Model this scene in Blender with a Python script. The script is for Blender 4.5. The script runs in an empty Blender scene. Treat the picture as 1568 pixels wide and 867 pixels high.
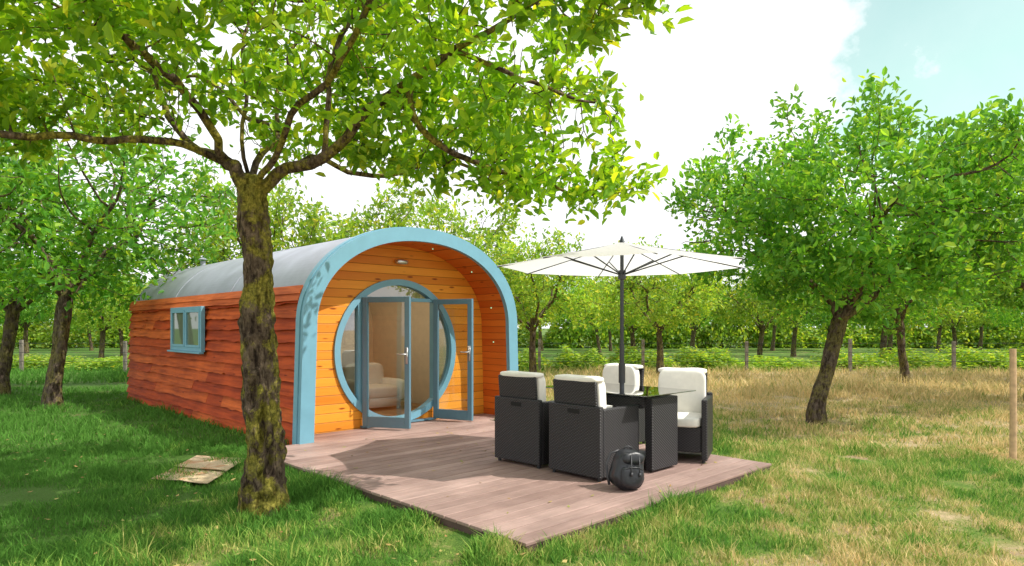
import bpy, math, random
import numpy as np
from mathutils import Vector, noise, Matrix
random.seed(7)
RNG=np.random.default_rng(11)
scene=bpy.context.scene
F=1003.0; HZ=500.0; CAMZ=1.5
def px(u,v,d):  # helper used only to convert measured points to metres
    return ((u-784)/F*d, d, CAMZ-(v-HZ)/F*d)
AX,AY=0.098,4.16
ANG=math.radians(43.87)
CA,SA=math.cos(ANG),math.sin(ANG)
def L2W(u,w): return (AX+u*CA-w*SA, AY+u*SA+w*CA)
def W2L(x,y):
    dx,dy=x-AX,y-AY
    return dx*CA+dy*SA, -dx*SA+dy*CA
# ---------------------------------------------------------------- materials
def newmat(name):
    m=bpy.data.materials.new(name); m.use_nodes=True
    nt=m.node_tree; nt.nodes.clear()
    out=nt.nodes.new('ShaderNodeOutputMaterial')
    return m,nt,out
def nd(nt,t,**k):
    n=nt.nodes.new(t)
    for a,b in k.items():
        if a.startswith('i_'):
            n.inputs[a[2:].replace('_',' ')].default_value=b
        else: setattr(n,a,b)
    return n
def lk(nt,a,b): nt.links.new(a,b)
def bsdf(nt,out,rough=.6,col=None,**k):
    b=nt.nodes.new('ShaderNodeBsdfPrincipled')
    b.inputs['Roughness'].default_value=rough
    if col: b.inputs['Base Color'].default_value=(*col,1)
    for a,v in k.items(): b.inputs[a.replace('_',' ')].default_value=v
    lk(nt,b.outputs[0],out.inputs[0]); return b
def mapping(nt,scale,coord='Object'):
    tc=nd(nt,'ShaderNodeTexCoord'); mp=nd(nt,'ShaderNodeMapping')
    mp.inputs['Scale'].default_value=scale
    lk(nt,tc.outputs[coord],mp.inputs[0]); return mp.outputs[0]
def noise_n(nt,vec,scale,detail=4,rough=.55):
    n=nd(nt,'ShaderNodeTexNoise'); n.inputs['Scale'].default_value=scale
    n.inputs['Detail'].default_value=detail; n.inputs['Roughness'].default_value=rough
    if vec is not None: lk(nt,vec,n.inputs['Vector'])
    return n.outputs[0]
def ramp(nt,fac,stops,interp='LINEAR'):
    r=nd(nt,'ShaderNodeValToRGB'); cr=r.color_ramp; cr.interpolation=interp
    while len(cr.elements)<len(stops): cr.elements.new(.5)
    for e,(p,c) in zip(cr.elements,stops):
        e.position=p; e.color=(*c,1) if len(c)==3 else c
    lk(nt,fac,r.inputs[0]); return r.outputs[0]
def mixc(nt,fac,a,b,mode='MIX'):
    m=nd(nt,'ShaderNodeMix',data_type='RGBA',blend_type=mode)
    for s,v in ((m.inputs[0],fac),(m.inputs[6],a),(m.inputs[7],b)):
        if hasattr(v,'is_linked'): lk(nt,v,s)
        elif isinstance(v,(int,float)): s.default_value=v
        else: s.default_value=(*v,1)
    return m.outputs[2]
def math_n(nt,op,a,b=None,c=None,clamp=False):
    m=nd(nt,'ShaderNodeMath',operation=op,use_clamp=clamp)
    for i,v in enumerate((a,b,c)):
        if v is None: continue
        if hasattr(v,'is_linked'): lk(nt,v,m.inputs[i])
        else: m.inputs[i].default_value=v
    return m.outputs[0]
def bump(nt,b,h,strength=.4,dist=.01):
    n=nd(nt,'ShaderNodeBump'); n.inputs['Strength'].default_value=strength
    n.inputs['Distance'].default_value=dist
    lk(nt,h,n.inputs['Height']); lk(nt,n.outputs[0],b.inputs['Normal'])
def island(nt): return nd(nt,'ShaderNodeNewGeometry').outputs['Random Per Island']

def mat_plain(name,col,rough=.5,var=.15,scale=8,bstr=.1,**k):
    m,nt,out=newmat(name); b=bsdf(nt,out,rough,**k)
    v=mapping(nt,(1,1,1)); n=noise_n(nt,v,scale,6)
    c=ramp(nt,n,[(.3,tuple(x*(1-var) for x in col)),(.7,tuple(min(1,x*(1+var)) for x in col))])
    lk(nt,c,b.inputs['Base Color'])
    if bstr: bump(nt,b,n,bstr,.005)
    return m
def mat_leaf(name,c1,c2,c3,trans=.45):
    m,nt,out=newmat(name)
    r=island(nt)
    oi=nd(nt,'ShaderNodeObjectInfo').outputs['Random']
    col=ramp(nt,r,[(0,c1),(.55,c2),(.93,c3),(1.0,(c3[0]*1.3,c3[1]*1.0,c3[2]))])
    geo=nd(nt,'ShaderNodeNewGeometry')
    n=noise_n(nt,geo.outputs['Position'],.9,2)
    f=math_n(nt,'MULTIPLY_ADD',n,1.6,.20)
    f=math_n(nt,'MULTIPLY_ADD',oi,.25,f)
    vm=nd(nt,'ShaderNodeVectorMath',operation='SCALE'); lk(nt,col,vm.inputs[0]); lk(nt,f,vm.inputs['Scale'])
    d=nd(nt,'ShaderNodeBsdfPrincipled'); d.inputs['Roughness'].default_value=.42
    d.inputs['Specular IOR Level'].default_value=.35
    lk(nt,vm.outputs[0],d.inputs['Base Color'])
    t=nd(nt,'ShaderNodeBsdfTranslucent')
    tc=mixc(nt,1.0,vm.outputs[0],(1.8,1.45,.45),'MULTIPLY'); lk(nt,tc,t.inputs[0])
    mx=nd(nt,'ShaderNodeMixShader'); mx.inputs[0].default_value=trans
    lk(nt,d.outputs[0],mx.inputs[1]); lk(nt,t.outputs[0],mx.inputs[2]); lk(nt,mx.outputs[0],out.inputs[0])
    return m
def mat_bark(name,dark,light,moss=.5):
    m,nt,out=newmat(name); b=bsdf(nt,out,.95)
    b.inputs['Specular IOR Level'].default_value=.15
    v=mapping(nt,(1,1,.5)); n=noise_n(nt,v,16,10,.74)
    v2=mapping(nt,(1,1,1)); n2=noise_n(nt,v2,4.2,8,.7)
    c=ramp(nt,n,[(.36,dark),(.48,tuple(.6*a+.4*b_ for a,b_ in zip(dark,light))),(.60,light),(.72,tuple(x*1.5 for x in light))])
    mf=ramp(nt,n2,[(.46,(0,0,0)),(.53,(moss,moss,moss))])
    n3=noise_n(nt,v2,34,6,.7)
    mc=ramp(nt,n3,[(.35,(.08,.08,.012)),(.52,(.26,.24,.035)),(.68,(.50,.43,.09))])
    c=mixc(nt,mf,c,mc)
    n4=noise_n(nt,mapping(nt,(1,1,.22)),30,4,.6)
    cr=ramp(nt,n4,[(.38,(.25,.22,.2)),(.48,(1,1,1))]); c=mixc(nt,.8,c,cr,'MULTIPLY')
    lk(nt,c,b.inputs['Base Color'])
    h=math_n(nt,'ADD',n,math_n(nt,'MULTIPLY',n4,.8)); bump(nt,b,h,1.0,.035); return m

def mat_siding(name,c1,c2,c3,along=1):
    m,nt,out=newmat(name); b=bsdf(nt,out,.65)
    b.inputs['Specular IOR Level'].default_value=.2
    sc=[22,22,22]; sc[along]=1.3
    v=mapping(nt,sc); n=noise_n(nt,v,1.0,7,.6)
    v2=mapping(nt,(1,1,1)); n2=noise_n(nt,v2,1.1,3)
    r=island(nt)
    c=ramp(nt,r,[(0,c1),(.5,c2),(1,c3)])
    g=ramp(nt,n,[(.3,(.55,.42,.38)),(.6,(1.1,1.05,1.0))])
    c=mixc(nt,1.0,c,g,'MULTIPLY')
    g2=ramp(nt,n2,[(.35,(.78,.70,.66)),(.65,(1.15,1.15,1.12))])
    c=mixc(nt,1.0,c,g2,'MULTIPLY')
    vk=mapping(nt,tuple(1.2 if i==along else 7 for i in range(3)))
    vo=nd(nt,'ShaderNodeTexVoronoi'); vo.inputs['Scale'].default_value=1.6; lk(nt,vk,vo.inputs[0])
    k=ramp(nt,vo.outputs[0],[(.05,(.35,.25,.2)),(.12,(1,1,1))])
    c=mixc(nt,1.0,c,k,'MULTIPLY')
    lk(nt,c,b.inputs['Base Color']); bump(nt,b,n,.35,.006); return m
def mat_tg(name,ca,cb,axis=2,width=.115,grain=0):
    m,nt,out=newmat(name); b=bsdf(nt,out,.5)
    b.inputs['Specular IOR Level'].default_value=.3
    tc=nd(nt,'ShaderNodeTexCoord'); sp=nd(nt,'ShaderNodeSeparateXYZ'); lk(nt,tc.outputs['Object'],sp.inputs[0])
    q=math_n(nt,'DIVIDE',sp.outputs[axis],width)
    fl=math_n(nt,'FLOOR',q); fr=math_n(nt,'FRACT',q)
    wn=nd(nt,'ShaderNodeTexWhiteNoise',noise_dimensions='1D'); lk(nt,fl,wn.inputs['W'])
    sc=[16,16,16]; sc[grain]=1.2
    mp=nd(nt,'ShaderNodeMapping'); mp.inputs['Scale'].default_value=sc; lk(nt,tc.outputs['Object'],mp.inputs[0])
    cb3=nd(nt,'ShaderNodeCombineXYZ'); lk(nt,math_n(nt,'MULTIPLY',wn.outputs[0],30.),cb3.inputs[grain])
    va=nd(nt,'ShaderNodeVectorMath',operation='ADD'); lk(nt,mp.outputs[0],va.inputs[0]); lk(nt,cb3.outputs[0],va.inputs[1])
    n=noise_n(nt,va.outputs[0],1.2,6,.6)
    f=math_n(nt,'MULTIPLY_ADD',wn.outputs[0],.5,math_n(nt,'MULTIPLY',n,.6))
    c=ramp(nt,f,[(.15,ca),(.85,cb)])
    mp2=nd(nt,'ShaderNodeMapping'); s2=[9,9,9]; s2[grain]=2.4; mp2.inputs['Scale'].default_value=s2; lk(nt,tc.outputs['Object'],mp2.inputs[0])
    vo=nd(nt,'ShaderNodeTexVoronoi'); vo.inputs['Scale'].default_value=1.; lk(nt,mp2.outputs[0],vo.inputs[0])
    k=ramp(nt,vo.outputs[0],[(.07,(.35,.2,.12)),(.15,(1,1,1))]); c=mixc(nt,1.,c,k,'MULTIPLY')
    g=ramp(nt,fr,[(0,(.3,.3,.3)),(.06,(1,1,1)),(.95,(1,1,1)),(1,(.35,.35,.35))])
    c=mixc(nt,1.,c,g,'MULTIPLY'); lk(nt,c,b.inputs['Base Color'])
    bump(nt,b,g,.5,.01); return m
def mat_glass(name,tint=(.9,.95,.93),refl=1.0):
    m,nt,out=newmat(name)
    t=nd(nt,'ShaderNodeBsdfTransparent'); t.inputs[0].default_value=(*tint,1)
    g=nd(nt,'ShaderNodeBsdfGlossy'); g.inputs['Roughness'].default_value=.02
    fr=nd(nt,'ShaderNodeFresnel'); fr.inputs[0].default_value=1.5
    f=math_n(nt,'MULTIPLY_ADD',fr.outputs[0],1.6*refl,.04*refl,clamp=True)
    mx=nd(nt,'ShaderNodeMixShader'); lk(nt,f,mx.inputs[0]); lk(nt,t.outputs[0],mx.inputs[1]); lk(nt,g.outputs[0],mx.inputs[2])
    lk(nt,mx.outputs[0],out.inputs[0]); return m
def mat_rattan(name):
    m,nt,out=newmat(name); b=bsdf(nt,out,.42)
    v=mapping(nt,(1,1,1))
    sp=nd(nt,'ShaderNodeSeparateXYZ'); lk(nt,v,sp.inputs[0])
    h=math_n(nt,'ADD',sp.outputs[0],sp.outputs[1])
    a=math_n(nt,'SINE',math_n(nt,'MULTIPLY',h,2*math.pi/.034))
    z=math_n(nt,'MULTIPLY',sp.outputs[2],1/.013)
    fl=math_n(nt,'MODULO',math_n(nt,'FLOOR',z),2.)
    sg=math_n(nt,'MULTIPLY_ADD',fl,2.,-1.)
    wv=math_n(nt,'MULTIPLY',a,sg)
    st=math_n(nt,'SINE',math_n(nt,'MULTIPLY',math_n(nt,'FRACT',z),math.pi))
    hh=math_n(nt,'MULTIPLY',math_n(nt,'MULTIPLY_ADD',wv,.5,.6),st)
    c=ramp(nt,hh,[(0,(.006,.006,.007)),(.5,(.020,.019,.022)),(1,(.055,.052,.058))])
    lk(nt,c,b.inputs['Base Color']); bump(nt,b,hh,.7,.006); return m
def mat_ground(name,blade=False):
    m,nt,out=newmat(name); b=bsdf(nt,out,.85)
    b.inputs['Specular IOR Level'].default_value=.2
    geo=nd(nt,'ShaderNodeNewGeometry'); pos=geo.outputs['Position']
    sp=nd(nt,'ShaderNodeSeparateXYZ'); lk(nt,pos,sp.inputs[0])
    fl=nd(nt,'ShaderNodeVectorMath',operation='MULTIPLY'); fl.inputs[1].default_value=(1,1,0); lk(nt,pos,fl.inputs[0]); p=fl.outputs[0]
    n1=noise_n(nt,p,.55,3,.55); n2=noise_n(nt,p,2.6,5,.6); n3=noise_n(nt,p,30,3)
    dx=math_n(nt,'MULTIPLY_ADD',sp.outputs[0],.040,-.040)
    dy=math_n(nt,'MULTIPLY',math_n(nt,'SUBTRACT',sp.outputs[1],8.0),.030,clamp=False)
    dy=math_n(nt,'MINIMUM',math_n(nt,'MAXIMUM',dy,0.),.20)
    gf=math_n(nt,'MULTIPLY',math_n(nt,'SUBTRACT',sp.outputs[1],21.),.5,clamp=True)
    dy=math_n(nt,'SUBTRACT',dy,math_n(nt,'MULTIPLY',gf,.40))
    dn=math_n(nt,'MULTIPLY',math_n(nt,'SUBTRACT',5.0,sp.outputs[1],clamp=False),.11)
    dn=math_n(nt,'MAXIMUM',dn,0.)
    dx=math_n(nt,'MINIMUM',dx,.13)
    s=math_n(nt,'ADD',math_n(nt,'MULTIPLY',n1,.6),math_n(nt,'MULTIPLY_ADD',n2,.9,-.23))
    s=math_n(nt,'ADD',s,math_n(nt,'ADD',math_n(nt,'ADD',dx,dn),dy))
    if blade: s=math_n(nt,'ADD',s,math_n(nt,'MULTIPLY_ADD',island(nt),.22,-.12))
    else: s=math_n(nt,'ADD',s,math_n(nt,'MULTIPLY_ADD',n3,.2,-.10))
    if blade:
        c=ramp(nt,s,[(.42,(.11,.28,.045)),(.54,(.21,.41,.065)),(.64,(.42,.46,.13)),(.78,(.72,.57,.30))])
    else:
        c=ramp(nt,s,[(.42,(.08,.17,.025)),(.54,(.15,.24,.04)),(.64,(.30,.29,.10)),(.78,(.56,.43,.25))])
    if blade:
        r=ramp(nt,island(nt),[(0,(.62,.68,.55)),(1,(1.2,1.15,1.1))]); c=mixc(nt,1.,c,r,'MULTIPLY')
        lk(nt,c,b.inputs['Base Color'])
        t=nd(nt,'ShaderNodeBsdfTranslucent'); lk(nt,c,t.inputs[0])
        mx=nd(nt,'ShaderNodeMixShader'); mx.inputs[0].default_value=.35
        lk(nt,b.outputs[0],mx.inputs[1]); lk(nt,t.outputs[0],mx.inputs[2]); lk(nt,mx.outputs[0],out.inputs[0])
    else:
        n4=noise_n(nt,p,1.3,5,.7)
        e=ramp(nt,n4,[(.56,(0,0,0)),(.66,(.8,.8,.8))])
        c=mixc(nt,e,c,(.30,.20,.125))
        g=ramp(nt,noise_n(nt,p,60,4,.7),[(.3,(.6,.6,.6)),(.7,(1.15,1.15,1.15))]); c=mixc(nt,1.,c,g,'MULTIPLY')
        lk(nt,c,b.inputs['Base Color']); bump(nt,b,noise_n(nt,p,45,5,.7),.8,.03)
    return m

M={}
M['bark']=mat_bark('bark_mossy',(.028,.018,.013),(.20,.15,.105),.85)
M['bark2']=mat_bark('bark_plain',(.05,.035,.025),(.17,.13,.10),.35)
M['leaf']=mat_leaf('leaf_foreground',(.085,.22,.012),(.16,.34,.018),(.32,.48,.04),.54)
M['leaf2']=mat_leaf('leaf_orchard',(.065,.22,.026),(.115,.31,.038),(.22,.42,.06),.47)
M['leaf3']=mat_leaf('leaf_yellow',(.12,.26,.035),(.21,.37,.05),(.36,.48,.09),.48)
M['siding']=mat_siding('red_cedar_siding',(.44,.062,.011),(.56,.098,.018),(.64,.145,.028),1)
M['eave']=mat_siding('eave_wood',(.60,.13,.04),(.68,.17,.05),(.72,.21,.07),1)
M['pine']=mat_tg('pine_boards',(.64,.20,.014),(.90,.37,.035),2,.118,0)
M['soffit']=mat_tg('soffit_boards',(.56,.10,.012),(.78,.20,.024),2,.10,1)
M['blue']=mat_plain('blue_grey_paint',(.165,.37,.48),.45,.06,5,.05)
M['blue2']=mat_plain('door_paint',(.115,.235,.31),.4,.06,5,.05)
M['roof']=mat_plain('grey_roof_membrane',(.34,.36,.42),.42,.16,2.5,.05)
M['cream']=mat_plain('interior_cream',(.72,.62,.46),.7,.05)
M['floor']=mat_tg('interior_floor',(.38,.24,.12),(.5,.33,.18),0,.14,1)
M['glass']=mat_glass('window_glass')
M['tglass']=mat_glass('table_glass',(.55,.72,.66),1.6)
M['rattan']=mat_rattan('black_rattan')
M['cushion']=mat_plain('cream_cushion',(.84,.82,.74),.85,.05,14,.2)
M['white']=mat_plain('white_fabric',(.8,.8,.76),.8,.04)
M['metal']=mat_plain('dark_metal',(.05,.055,.06),.35,.1,8,0,Metallic=.6)
M['steel']=mat_plain('steel',(.6,.6,.6),.3,.05,8,0,Metallic=.9)
M['bag']=mat_plain('black_nylon',(.014,.016,.020),.38,.3,30,.5)
M['bag2']=mat_plain('grey_strap',(.035,.036,.04),.5,.2,30,.3)
M['ground']=mat_ground('grass_ground'); M['blade']=mat_ground('grass_blade',True)
M['stake']=mat_plain('weathered_wood',(.50,.34,.19),.8,.25,15,.4)
M['post']=mat_plain('grey_post',(.22,.19,.16),.85,.25,15,.4)
m,nt,out=newmat('composite_decking'); b=bsdf(nt,out,.6)
v=mapping(nt,(1.5,25,1)); n=noise_n(nt,v,2,6,.6); v2=mapping(nt,(1,1,1)); n2=noise_n(nt,v2,1.6,5,.6)
c=ramp(nt,island(nt),[(0,(.30,.195,.165)),(.5,(.37,.248,.212)),(1,(.45,.31,.268))])
c=mixc(nt,1.,c,ramp(nt,n,[(.3,(.76,.76,.76)),(.7,(1.1,1.1,1.1))]),'MULTIPLY')
c=mixc(nt,1.,c,ramp(nt,n2,[(.35,(.76,.74,.73)),(.65,(1.12,1.12,1.12))]),'MULTIPLY')
lk(nt,c,b.inputs['Base Color'])
sp=nd(nt,'ShaderNodeSeparateXYZ'); lk(nt,v2,sp.inputs[0])
g=math_n(nt,'SINE',math_n(nt,'MULTIPLY',sp.outputs[1],2*math.pi/.012)); bump(nt,b,g,.35,.003)
M['deck']=m
m,nt,out=newmat('printed_cardboard'); b=bsdf(nt,out,.9)
b.inputs['Specular IOR Level'].default_value=.1
v=mapping(nt,(1,1,1)); n=noise_n(nt,v,5,5,.6)
wn=ramp(nt,n,[(.40,(.52,.40,.25)),(.50,(.60,.47,.31)),(.60,(.52,.27,.14)),(.66,(.60,.48,.33))])
c=mixc(nt,1.,wn,ramp(nt,noise_n(nt,v,35,4),[(.3,(.8,.8,.8)),(.7,(1.1,1.1,1.1))]),'MULTIPLY')
lk(nt,c,b.inputs['Base Color']); M['card']=m
m,nt,out=newmat('parasol_fabric')
d=nd(nt,'ShaderNodeBsdfDiffuse'); d.inputs[0].default_value=(.88,.88,.87,1)
t=nd(nt,'ShaderNodeBsdfTranslucent'); t.inputs[0].default_value=(.90,.90,.89,1)
mx=nd(nt,'ShaderNodeMixShader'); mx.inputs[0].default_value=.55
lk(nt,d.outputs[0],mx.inputs[1]); lk(nt,t.outputs[0],mx.inputs[2]); lk(nt,mx.outputs[0],out.inputs[0]); M['fabric']=m
m,nt,out=newmat('led_lamp'); e=nd(nt,'ShaderNodeEmission'); e.inputs[0].default_value=(.45,1,.55,1); e.inputs[1].default_value=1.2
lk(nt,e.outputs[0],out.inputs[0]); M['led']=m
# ---------------------------------------------------------------- mesh utils
class MB:
    def __init__(s): s.v=[]; s.f=[]; s.m=[]
    def add(s,vs,fs,mi=0):
        o=len(s.v); s.v+= [tuple(x) for x in vs]; s.f+=[tuple(i+o for i in f) for f in fs]; s.m+=[mi]*len(fs)
    def box(s,x0,x1,y0,y1,z0,z1,mi=0,mat=None):
        vs=[Vector((x,y,z)) for z in (z0,z1) for x,y in ((x0,y0),(x1,y0),(x1,y1),(x0,y1))]
        if mat: vs=[mat@v for v in vs]
        s.add(vs,[(3,2,1,0),(4,5,6,7),(0,1,5,4),(1,2,6,5),(2,3,7,6),(3,0,4,7)],mi)
    def tube(s,pts,rad,n=8,mi=0,cap=True):
        pts=[Vector(p) for p in pts]
        if not hasattr(rad,'__len__'): rad=[rad]*len(pts)
        vs=[]
        t0=(pts[1]-pts[0]).normalized()
        a=t0.orthogonal().normalized()
        for i,p in enumerate(pts):
            t=(pts[min(i+1,len(pts)-1)]-pts[max(i-1,0)]).normalized()
            a=(a-t*a.dot(t)).normalized(); b=t.cross(a)
            for k in range(n):
                th=2*math.pi*k/n; vs.append(p+(a*math.cos(th)+b*math.sin(th))*rad[i])
        fs=[]
        for i in range(len(pts)-1):
            for k in range(n):
                fs.append((i*n+k,i*n+(k+1)%n,(i+1)*n+(k+1)%n,(i+1)*n+k))
        if cap: fs.append(tuple(range(n-1,-1,-1))); fs.append(tuple((len(pts)-1)*n+k for k in range(n)))
        s.add(vs,fs,mi)
    def superell(s,c,r,e1=.4,e2=.4,nu=20,nv=12,mi=0,mat=None,fn=None):
        def sp(x,e): return math.copysign(abs(x)**e,x)
        vs=[];
        for j in range(nv+1):
            ph=-math.pi/2+math.pi*j/nv
            for i in range(nu):
                th=2*math.pi*i/nu
                v=Vector((r[0]*sp(math.cos(ph),e1)*sp(math.cos(th),e2), r[1]*sp(math.cos(ph),e1)*sp(math.sin(th),e2), r[2]*sp(math.sin(ph),e1)))
                if fn: v=fn(v)
                v=v+Vector(c)
                if mat: v=mat@v
                vs.append(v)
        fs=[(j*nu+i,j*nu+(i+1)%nu,(j+1)*nu+(i+1)%nu,(j+1)*nu+i) for j in range(nv) for i in range(nu)]
        s.add(vs,fs,mi)
def obj(name,mb,mats,parent=None,bevel=0,smooth=False,loc=None,rotz=None):
    me=bpy.data.meshes.new(name); me.from_pydata(mb.v,[],mb.f)
    for m_ in (mats if isinstance(mats,(list,tuple)) else [mats]): me.materials.append(m_)
    me.polygons.foreach_set('material_index',mb.m)
    if smooth: me.polygons.foreach_set('use_smooth',[True]*len(mb.f))
    me.update()
    o=bpy.data.objects.new(name,me); scene.collection.objects.link(o)
    if parent: o.parent=parent
    if loc: o.location=loc
    if rotz is not None: o.rotation_euler=(0,0,rotz)
    if bevel:
        md=o.modifiers.new('b','BEVEL'); md.width=bevel; md.segments=2; md.limit_method='ANGLE'
    return o
def empty(name,loc=(0,0,0),rotz=0):
    e=bpy.data.objects.new(name,None); e.empty_display_size=.3; scene.collection.objects.link(e)
    e.location=loc; e.rotation_euler=(0,0,rotz); return e
def np_mesh(name,V,quads,mats,mi=None,tris=None,smooth=False):
    me=bpy.data.meshes.new(name)
    nf=len(quads); k=quads.shape[1]
    me.vertices.add(len(V)); me.vertices.foreach_set('co',np.ascontiguousarray(V,dtype=np.float32).ravel())
    me.loops.add(nf*k); me.loops.foreach_set('vertex_index',np.ascontiguousarray(quads,dtype=np.int32).ravel())
    me.polygons.add(nf); me.polygons.foreach_set('loop_start',np.arange(nf,dtype=np.int32)*k)
    for m_ in mats: me.materials.append(m_)
    if mi is not None: me.polygons.foreach_set('material_index',mi.astype(np.int32))
    if smooth is not False: me.polygons.foreach_set('use_smooth',smooth)
    me.update(calc_edges=True); me.validate()
    return me
# ---------------------------------------------------------------- ground
def gz(x,y):
    u,w=W2L(x,y)
    d=max(-u,u-4.4,-w,w-12.3,0)
    k=min(1,d/2.0); t=max(0,1-d/.75); t=t*t*(3-2*t)
    return k*.06*noise.noise(Vector((x*.35,y*.35,0)))+k*.02*noise.noise(Vector((x*1.4,y*1.4,3)))+.05*t
mb=MB()
xs=np.concatenate([[-400,-200,-100,-60],np.arange(-36,-12,.8),np.arange(-12,12,.2),np.arange(12,36.1,.8),[60,100,200,400]])
ys=np.concatenate([[-60,-20,-5],np.arange(0,16,.2),np.arange(16,45.01,.8),[60,100,200,500]])
vs=[(x,y,gz(x,y)) for y in ys for x in xs]; nx=len(xs)
mb.add(vs,[(j*nx+i,j*nx+i+1,(j+1)*nx+i+1,(j+1)*nx+i) for j in range(len(ys)-1) for i in range(nx-1)])
obj('ground',mb,M['ground'],smooth=True)

def blades(N,dmin,dmax,h,wd,xr=.95,power=1.0,cond=None):
    d=dmin+(dmax-dmin)*RNG.random(N)**power
    x=(RNG.random(N)*2-1)*xr*d; y=d
    du,dw=(x-AX)*CA+(y-AY)*SA, -(x-AX)*SA+(y-AY)*CA
    ok=~((du>-.01)&(du<3.5)&(dw>-.01)&(dw<4.6)) & ~((du>.58)&(du<4.3)&(dw>4.2)&(dw<12.2))
    if cond is not None: ok&=cond(x,y)
    pn=np.array([noise.noise(Vector((a*1.3,b*1.3,7)))+.6*noise.noise(Vector((a*4,b*4,2))) for a,b in zip(x,y)])
    ok&=(RNG.random(N)<np.clip(1.0+1.7*(pn+.2),.10,1))
    x=x[ok];y=y[ok];pn=pn[ok];n=len(x)
    z=np.array([gz(a,b) for a,b in zip(x,y)])
    th=RNG.random(n)*2*np.pi
    hh=h*(.45+.8*RNG.random(n))*(1+1.3*np.clip(pn,-.6,1))
    ww=wd*(.6+.8*RNG.random(n))
    lx,ly=(RNG.normal(0,.5,n)*hh,RNG.normal(0,.5,n)*hh)
    P=np.stack([x,y,z-.005],1)
    side=np.stack([np.cos(th),np.sin(th),np.zeros(n)],1)*ww[:,None]
    mid=P+np.stack([lx*.35,ly*.35,hh*.6],1); tip=P+np.stack([lx,ly,hh],1)
    return np.stack([P-side,P+side,mid+side*.7,mid-side*.7,tip],1).reshape(-1,3),n
def tri_mesh(name,V,n,mat):
    i=np.arange(n)*5
    T=np.concatenate([np.stack([i,i+1,i+2],1),np.stack([i,i+2,i+3],1),np.stack([i+3,i+2,i+4],1)])
    me=np_mesh(name,V,T,[mat]); o=bpy.data.objects.new(name,me); scene.collection.objects.link(o); return o
Vs=[];nn=0
for a in ((150000,3.2,8,.062,.0036,.95,.9),(100000,7.5,16,.08,.007,.95,1.0)):
    V,n=blades(*a); Vs.append(V); nn+=n
V,n=blades(50000,13.5,24,.18,.011,1.0,1.0,cond=lambda x,y:(x>-1)|(y>17)); Vs.append(V); nn+=n
def edge(x,y):
    u=(x-AX)*CA+(y-AY)*SA; w_=-(x-AX)*SA+(y-AY)*CA
    return ((u>-.35)&(u<0)&(w_>-.2))|(np.hypot(x+2.02,y-5.28)<.45)|((w_<0)&(w_>-.22)&(u>0)&(u<3.5))
V,n=blades(80000,3.9,8,.085,.0038,.6,1.0,cond=edge); Vs.append(V); nn+=n
# taller scattered tufts
tc_=RNG.random((260,2)); tufts=[]
for a,b_ in tc_:
    yy=3.6+9*a; xx=(b_*2-1)*.9*yy; tufts.append((xx,yy))
tufts=np.array(tufts)
def tuf(x,y):
    r=np.full(len(x),9.0)
    for c in range(0,len(tufts)):
        r=np.minimum(r,np.hypot(x-tufts[c,0],y-tufts[c,1]))
    return r<.07+.03*np.sin(x*7)
V,n=blades(160000,3.4,13,.12,.0042,.95,1.0,cond=tuf); Vs.append(V); nn+=n
tri_mesh('grass',np.concatenate(Vs),nn,M['blade'])

# ---------------------------------------------------------------- trees
def colonize(P,par,attr,D,di,dk,iters,rng,grav=0.0):
    P=[np.array(p,float) for p in P]; par=list(par)
    A=np.array(attr); N=np.array(P)
    dm=np.linalg.norm(A[:,None]-N[None],axis=2); near=dm.argmin(1); dist=dm.min(1)
    kids={}
    for it in range(iters):
        keep=dist>dk; A=A[keep];near=near[keep];dist=dist[keep]
        if len(A)==0: break
        act=dist<di
        if not act.any(): break
        cur=np.array(P)
        dirs=np.zeros_like(cur); v=A[act]-cur[near[act]]; v/=np.linalg.norm(v,axis=1)[:,None]
        np.add.at(dirs,near[act],v)
        new=[]
        for i in np.unique(near[act]):
            d=dirs[i]; l=np.linalg.norm(d)
            if l<1e-4: continue
            d=d/l+rng.normal(0,.25,3); d[2]+=grav; d/=np.linalg.norm(d)
            q=cur[i]+d*D
            if any(np.linalg.norm(q-c)<.4*D for c in kids.get(i,[])):
                if len(kids[i])>4: continue
                q=cur[i]+(d+rng.normal(0,.6,3))*D*.8
            kids.setdefault(i,[]).append(q)
            P.append(q); par.append(i); new.append(len(P)-1)
        if not new: break
        NN=np.array([P[i] for i in new])
        dm=np.linalg.norm(A[:,None]-NN[None],axis=2); j=dm.argmin(1); dn=dm.min(1)
        b=dn<dist; near[b]=np.array(new)[j[b]]; dist[b]=dn[b]
    return np.array(P),par
def resample(pts,D):
    pts=[np.array(p,float) for p in pts]; out=[pts[0]]
    for a,b in zip(pts[:-1],pts[1:]):
        n=max(1,int(round(np.linalg.norm(b-a)/D)))
        for k in range(1,n+1): out.append(a+(b-a)*k/n)
    return out
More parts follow.
